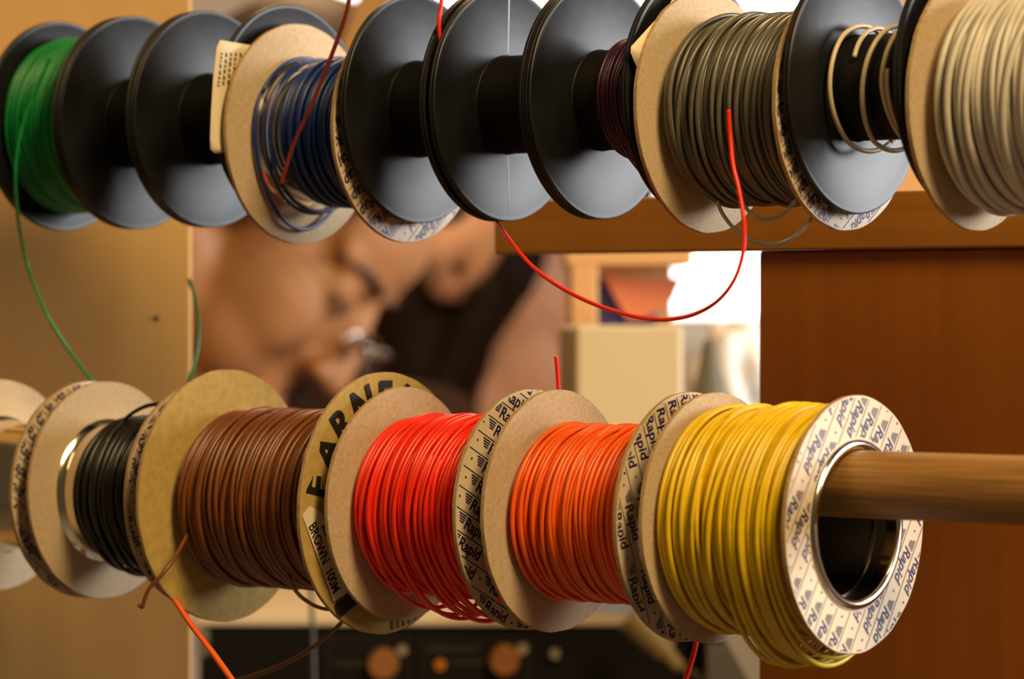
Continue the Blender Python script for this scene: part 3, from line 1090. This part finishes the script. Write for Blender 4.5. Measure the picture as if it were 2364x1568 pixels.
for s in (-1, 1):
    hp, kn, an = pel + Vector((0.02, 0.09 * s, -0.02)), Vector((-0.18, 2.36 + 0.12 * s, 0.52)), Vector((-0.22, 2.36 + 0.12 * s, 0.09))
    legs += [('c', hp, kn, 0.085, 0.058), ('c', kn, an, 0.055, 0.038), ('c', an, an + Vector((0.16, 0, -0.05)), 0.04, 0.035)]
man = blob('person', body + armp + hands + legs, 0.0042, SKIN)
tag(man, 'person with short dark hair and glasses bowing the head to the right', 'person')
e1 = lambda c, r: ('e', M1 @ Vector(c), r, M1.to_3x3().to_4x4())
blob('hair', [e1((-0.022, 0, 0.050), (0.096, 0.081, 0.088)), e1((-0.050, 0, 0.000), (0.066, 0.078, 0.070)), e1((0.010, 0.0, 0.090), (0.076, 0.062, 0.040)),
              e1((0.018, -0.066, 0.050), (0.046, 0.014, 0.036)), e1((0.008, -0.070, 0.015), (0.016, 0.010, 0.040)), e1((0.012, 0.070, 0.020), (0.014, 0.010, 0.040))], 0.005, HAIR1, man, 2)
for s in (-1, 1):
    pts = [M1 @ Vector(p) for p in ((0.0955, 0.013 * s, 0.017), (0.0935, 0.026 * s, 0.021), (0.083, 0.042 * s, 0.020), (0.069, 0.054 * s, 0.015))]
    v, f = tube_np(spline(pts, 6), 0.0030, 8)
    mesh_obj('eyebrow', v, f, HAIR1, man)
    pts = [M1 @ Vector(p) for p in ((0.0905, 0.018 * s, -0.0035), (0.0945, 0.031 * s, -0.0065), (0.086, 0.045 * s, -0.003))]
    v, f = tube_np(spline(pts, 6), 0.0020, 8)
    mesh_obj('eyelashes', v, f, HAIR1, man)
v, f = tube_np(spline([M1 @ Vector(p) for p in ((0.093, -0.024, -0.077), (0.1015, -0.010, -0.0765), (0.1025, 0.010, -0.0765), (0.093, 0.024, -0.077))], 6), 0.0042, 8)
mesh_obj('lips', v, f, LIP, man)
SH1 = mat('dark_brown_shirt', (0.030, 0.011, 0.004), 0.9, spec=0.1)
infl = lambda L, k: [('c', p[1], p[2], p[3] + k, p[4] + k) for p in L]
blob('shirt', infl([('c', neck + Vector((-0.03, 0.01, -0.04)), chest, 0.07, 0.12), ('c', chest, pel, 0.135, 0.14)] + armp, 0.010), 0.008, SH1, man, 3)
blob('trousers', infl(legs[:2] + legs[3:5] + [('c', pel, pel + Vector((0.03, 0, 0)), 0.14, 0.13)], 0.011), 0.009, mat('dark_trousers', (0.02, 0.02, 0.03), 0.8), man, 3)
stool(-0.60, 2.36, 0.415, 'low stool under the person who bows to the right')
gl = empty('eyeglasses', M1 @ Vector((0.10, 0, -0.01)), label='thin wire-rimmed glasses low on the nose of the bowing person', cat='glasses')
GM = mat('silver_frame', (0.85, 0.82, 0.78), 0.12, metal=1.0)
GG = mat('lens_glass', (1, 1, 1), 0.02, trans=1.0)
gi = Matrix.Translation(gl.location).inverted()
for s in (-1, 1):
    ring = []
    for k in range(33):
        a = 2 * math.pi * k / 32
        ring.append(gi @ (M1 @ Vector((0.118 - 0.004 * abs(math.cos(a)), (0.030 + 0.018 * math.cos(a)) * s, -0.014 + 0.011 * math.sin(a)))))
    v, f = tube_np(ring, 0.0011, 6)
    fr_ = mesh_obj('frame', v, f, GM, gl)
    cv = [tuple(p) for p in ring[:-1]]
    d_ = (M1.to_3x3() @ Vector((0.0012, 0, 0)))
    c2 = [tuple(Vector(p) + d_) for p in cv]
    n_ = len(cv)
    mesh_obj('lens', cv + c2, [list(range(n_)), list(range(n_, 2 * n_))[::-1]] + [[i, (i + 1) % n_, n_ + (i + 1) % n_, n_ + i] for i in range(n_)], GG, gl, smooth=False)
    v, f = tube_np(spline([gi @ (M1 @ Vector(p)) for p in ((0.114, 0.048 * s, -0.010), (0.09, 0.068 * s, -0.005), (0.03, 0.077 * s, -0.002), (-0.012, 0.080 * s, 0.008))], 6), 0.0006, 6)
    mesh_obj('temple', v, f, mat('dull_temple', (0.25, 0.12, 0.05), 0.6), gl)
v, f = tube_np(spline([gi @ (M1 @ Vector(p)) for p in ((0.115, -0.012, -0.010), (0.120, 0.0, -0.006), (0.115, 0.012, -0.010))], 6), 0.0011, 6)
mesh_obj('bridge', v, f, GM, gl)

# ---- second person, long dark hair, hand raised to the crown
HW = 3.0
hc2 = at(1105, 760, HW)
M2 = basis(Vector((0.95, 0.12, -0.28)), Vector((0.2, 0, 1)), hc2)
nb2 = M2 @ Vector((-0.03, 0, -0.09))
neck2 = Vector((hc2.x - 0.03, HW + 0.02, hc2.z - 0.19))
ch2 = Vector((hc2.x - 0.05, HW + 0.04, hc2.z - 0.36))
pel2 = Vector((hc2.x - 0.12, HW + 0.06, hc2.z - 0.66))
b2 = head_prims(M2, True) + [('c', nb2, neck2, 0.045, 0.05), ('c', neck2, ch2, 0.06, 0.10), ('c', ch2, pel2, 0.115, 0.135)]
shf, shb = Vector((hc2.x + 0.02, HW - 0.14, hc2.z - 0.25)), Vector((hc2.x + 0.03, HW + 0.20, hc2.z - 0.25))
wr2 = at(1185, 470, HW - 0.13)
el2 = at(1420, 330, HW + 0.12)
elf, wrf = Vector((hc2.x + 0.07, HW - 0.18, hc2.z - 0.48)), Vector((hc2.x + 0.25, HW - 0.10, hc2.z - 0.44))
a2 = [('c', ch2, shf, 0.09, 0.055), ('c', shf, elf, 0.050, 0.040), ('c', ch2, shb, 0.09, 0.055), ('c', shb, el2, 0.050, 0.040)]
fa2 = [('c', el2, wr2, 0.038, 0.025), ('c', elf, wrf, 0.038, 0.025)]
hd2 = hand_prims(wr2, (-0.90, -0.05, -0.42), (-0.35, -0.75, 0.55), 0.80, 0.92) + hand_prims(wrf, (1, 0.2, -0.1), (0, 0, 1), 0.4, 0.95)
l2 = []
for s in (-1, 1):
    hp, kn, an = pel2 + Vector((0.02, 0.085 * s, -0.02)), pel2 + Vector((0.40, 0.12 * s, -0.04)), Vector((pel2.x + 0.38, pel2.y + 0.12 * s, 0.09))
    l2 += [('c', hp, kn, 0.085, 0.056), ('c', kn, an, 0.053, 0.036), ('c', an, an + Vector((0.15, 0, -0.05)), 0.038, 0.033)]
SKIN2 = mat('pale_pink_skin', (0.86, 0.50, 0.37), 0.5, noise=((30, 30, 30), (0.82, 0.44, 0.32), 0.4, 0.7))
wom = blob('person', b2 + a2 + fa2 + hd2 + l2, 0.0050, SKIN2)
tag(wom, 'person with long very dark hair and one hand raised to the head', 'person')
e2 = lambda c, r: ('e', M2 @ Vector(c), r, M2.to_3x3().to_4x4())
hb = M2 @ Vector((-0.05, -0.02, 0.0))
blob('hair', [e2((-0.028, 0, 0.045), (0.094, 0.084, 0.090)), e2((-0.055, 0, -0.03), (0.060, 0.085, 0.10)),
              ('c', hb, Vector((hc2.x - 0.075, HW - 0.05, hc2.z - 0.22)), 0.068, 0.058), ('c', Vector((hc2.x - 0.075, HW - 0.05, hc2.z - 0.22)), Vector((hc2.x - 0.10, HW - 0.06, hc2.z - 0.36)), 0.058, 0.035),
              ('c', M2 @ Vector((-0.01, -0.072, 0.03)), M2 @ Vector((-0.03, -0.075, -0.12)), 0.025, 0.03)], 0.007, HAIR2, wom, 3)
JK = mat('charcoal_jacket', (0.035, 0.033, 0.036), 0.8)
blob('jacket', infl([('c', neck2 + Vector((-0.01, 0.01, -0.06)), ch2, 0.065, 0.10), ('c', ch2, pel2, 0.115, 0.135)] + a2 + fa2[1:] + [('c', ch2, at(1342, 850, HW + 0.02), 0.08, 0.016), ('c', at(1342, 850, HW + 0.02), at(1440, 1060, HW + 0.02), 0.016, 0.06)], 0.010), 0.009, JK, wom, 3)
blob('trousers', infl(l2[:2] + l2[3:5] + [('c', pel2, pel2 + Vector((0.03, 0, 0)), 0.135, 0.125)], 0.011), 0.010, mat('blue_trousers', (0.02, 0.03, 0.06), 0.8), wom, 3)
stool(pel2.x, pel2.y, pel2.z - 0.185, 'stool under the person with long dark hair')

# ================================================================== LOOSE WIRES
RW = 0.00072


def W(lst, s):
    return [on_s(p[0], p[1], p[2] if len(p) > 2 else s) for p in lst]


# loose beige turns on the black spool: drawn in spool coordinates
def loose_turn(sp, segs, r, m):
    vs, fs, k = [], [], 0
    for P in segs:
        v, f = tube_np(P, r, 8)
        vs.append(v)
        fs += [[i + k for i in q] for q in f]
        k += len(v)
    return mesh_obj('loose_wire', np.concatenate(vs).tolist(), fs, m, sp)


def coil(xs, rs, a0, a1, n=60, sag=0.0):
    a = np.radians(np.linspace(a0, a1, n))
    u = np.linspace(0, 1, n)
    x = np.interp(u, np.linspace(0, 1, len(xs)), xs)
    r = np.interp(u, np.linspace(0, 1, len(rs)), rs)
    z = r * np.sin(a) - sag * np.clip(-np.sin(a), 0, 1) ** 2
    return np.stack([x, r * np.cos(a), z], 1)


XB = -0.0200
xb = lambda *v: [XB + q / 1000.0 for q in v]
loose_turn(BGE, [coil(xb(4.6, 3.0, 2.8, 3.4, 6.0), [0.0188, 0.0205, 0.0205, 0.0205, 0.0200], 70, 300),
                 coil(xb(9.0, 8.0, 7.5), [0.0181, 0.0184, 0.0192], 152, 60),
                 coil(xb(6.0, 11.0, 17.5), [0.0200, 0.0185, 0.0186], 300, 430),
                 coil(xb(17.5, 16.5, 14.5, 13.0, 15.0), [0.0186, 0.0196, 0.0200, 0.0208, 0.0200], 70, 295),
                 coil(xb(15.0, 19.0, 23.5), [0.0200, 0.0185, 0.0186], 295, 430),
                 coil(xb(23.5, 22.0, 21.5, 24.0, 27.0), [0.0186, 0.0196, 0.0200, 0.0208, 0.0190], 70, 290),
                 coil(xb(22.8, 24.0, 27.5), [0.0190, 0.0200, 0.0205], 168, 262)], 0.00082, WM['beige'])

wire('wire_tail', W([(1655, 466), (1672, 500), (1705, 537), (1750, 560), (1800, 563), (1840, 543)], SU - 0.018) + [on_t(1866, 514, -0.0255), on_t(1886, 480, -0.0252), on_t(1900, 455, -0.0252)], 0.00066, WM['grey_lit'], GRY)
wire('wire_tail', W([(1702, 440), (1722, 480), (1750, 503), (1785, 505), (1815, 488), (1838, 462)], SU - 0.022), 0.00066, WM['grey_lit'], GRY)
wire('wire_tail', W([(1431, 323), (1440, 345), (1458, 370), (1480, 398), (1502, 425)], SU - 0.017), 0.0006, WM['purple'], PUR)

# red wire hung over the upper dowel
wire('loose_wire', [on_t(*p, -0.1628) for p in ((1026, -60), (1022, -20), (1018, 20), (1014, 70), (1030, 200), (1075, 400), (1115, 475), (1146, 509))] +
     W([(1182, 562, -0.012), (1240, 625, -0.02), (1320, 678, -0.025), (1410, 716, -0.028), (1500, 737, -0.03), (1580, 733, -0.032), (1645, 704, -0.034), (1690, 655, -0.035),
        (1714, 590, -0.034), (1718, 520, -0.033), (1706, 440, -0.032), (1692, 380, -0.031), (1686, 320, -0.030), (1683, 285, -0.030), (1682, 254, -0.030)], 0), RW * 0.98, WM['red'],
     label='long red wire looping down from between the black spools to the grey wire', n=10)
# dark red wire crossing the blue spool
wire('loose_wire', W([(812, -40), (800, 30), (765, 130), (720, 240), (680, 330), (658, 395), (650, 424)], SU - 0.036), 0.00075, WM['darkred'],
     label='dark red wire slanting down across the blue wire spool')
# green tail
wire('wire_tail', W([(118, 130, SU - 0.0335), (92, 190, SU - 0.036), (62, 260, SU - 0.039), (42, 340, SU - 0.041), (36, 420, SU - 0.040), (44, 520, SU - 0.030), (66, 620, SU - 0.015), (105, 720, 0.004), (160, 810, 0.012),
                     (215, 882, 0.03), (280, 950, 0.05), (360, 965, 0.06), (425, 905, 0.066), (450, 830, 0.07), (458, 760, 0.074), (450, 690, 0.078), (437, 645, 0.08)], 0), 0.0007, WM['green'], GRN, n=10)
# short red end sticking up behind the orange spool, and its tail below
wire('loose_wire', [on_t(*p, -0.1185) for p in ((1284, 822), (1288, 870), (1289, 930), (1275, 1090), (1215, 1290), (1165, 1368), (1146, 1388))], 0.00072, WM['red'],
     label='short red wire end standing up behind the orange spool flange')
wire('loose_wire', W([(1625, 1400), (1612, 1460), (1602, 1510), (1588, 1555), (1570, 1610)], 0.012), 0.0009, WM['red'],
     label='red wire hanging down below the yellow spool')
# orange wire end near the brown spool
wire('loose_wire', W([(402, 1384), (440, 1442), (490, 1508), (545, 1585)], -0.045), 0.00105, WM['orange'],
     label='stiff orange wire end below the brown spool')
# tails of the brown spool
wire('wire_tail', W([(432, 1235, -0.029), (405, 1285, -0.039), (375, 1325, -0.045), (345, 1358, -0.048), (333, 1385, -0.049), (328, 1402, -0.049), (320, 1398, -0.049)], 0), 0.0007, WM['brown'], BRN)
wire('wire_tail', W([(645, 1270), (665, 1330), (685, 1368), (715, 1393), (752, 1407), (800, 1405)], -0.018), 0.0007, WM['brown'], BRN)
wire('wire_tail', W([(800, 1425), (770, 1455), (720, 1497), (660, 1532), (600, 1556), (540, 1575)], 0.010), 0.0008, WM['brown'], BRN)
# tail of the black spool
wire('wire_tail', W([(275, 985), (300, 958), (340, 937), (385, 932)], -0.010), 0.00075, WM['black'], BLK)

# ---- paper labels


def paper(name, pts, parent, m, x):
    """thin bent sheet: pts (x, y, z) grid rows"""
    rows, n = pts, len(pts[0])
    v = [p for r in rows for p in r]
    f = [(i * n + k, i * n + k + 1, (i + 1) * n + k + 1, (i + 1) * n + k) for i in range(len(rows) - 1) for k in range(n - 1)]
    o = mesh_obj(name, v, f, m, parent)
    md = o.modifiers.new('thickness', 'SOLIDIFY')
    md.thickness = 0.00025
    return o


# label on the outside of the third black spool, sticking out past its rim
inv = Matrix.LocRotScale(sp3.location, sp3.rotation_euler, None).inverted()
xf3 = xr3 + 0.0024


def face_pt(px, py, sp, x):
    """point of the plane local-x = x of a spool that is seen at px, py, in spool coordinates"""
    o = sp.location + NX * x
    d = Vector(((px - 1182) / F, 1.0, (HOR - py) / F))
    c = Vector((0, 0, H))
    k = (o - c).dot(NX) / d.dot(NX)
    w = c + d * k
    return Matrix.LocRotScale(sp.location, sp.rotation_euler, None).inverted() @ w


rows = []
for (pl, pr) in (((508, 93), (620, 112)), ((500, 110), (620, 128)), ((492, 180), (620, 190)), ((487, 260), (620, 262)), ((485, 320), (620, 318)), ((486, 345), (620, 335)), ((496, 354), (620, 345))):
    r = []
    for k in range(7):
        u = k / 6
        p = face_pt(pl[0] + (pr[0] - pl[0]) * u, pl[1] + (pr[1] - pl[1]) * u, sp3, xf3)
        r.append((p.x, p.y, p.z))
    rows.append(r)
lab3 = paper('paper_label', rows, sp3, LABEL, xf3)
txt = []
r_ = random.Random(4)
for c in range(5):
    px = 508 + c * 11
    py = 122
    while py < 122 + (75 if c < 3 else 130):
        ln = r_.uniform(4, 12)
        p = [face_pt(px + dx - (py - 122) * 0.10, py + dy, sp3, xf3) for dx, dy in ((0, 0), (5, 1), (5, ln), (0, ln))]
        txt.append([(q.y, q.z) for q in p])
        py += ln + r_.uniform(2, 5)
flat_print('lettering', txt, xf3 + 0.0003, GREYINK, lab3)
# torn cream card behind the grey spool
xf7 = 0.0405
rows = []
for (pl, pr) in (((1585, -60), (1660, -60)), ((1545, 10), (1640, 10)), ((1500, 60), (1620, 60)), ((1456, 108), (1600, 108)), ((1455, 122), (1590, 122)), ((1470, 158), (1560, 158))):
    r = []
    for k in range(5):
        u = k / 4
        p = face_pt(pl[0] + (pr[0] - pl[0]) * u, pl[1] + (pr[1] - pl[1]) * u, PUR, 0.0218)
        r.append((p.x, p.y, p.z))
    rows.append(r)
paper('paper_label', rows, PUR, LABEL, 0)
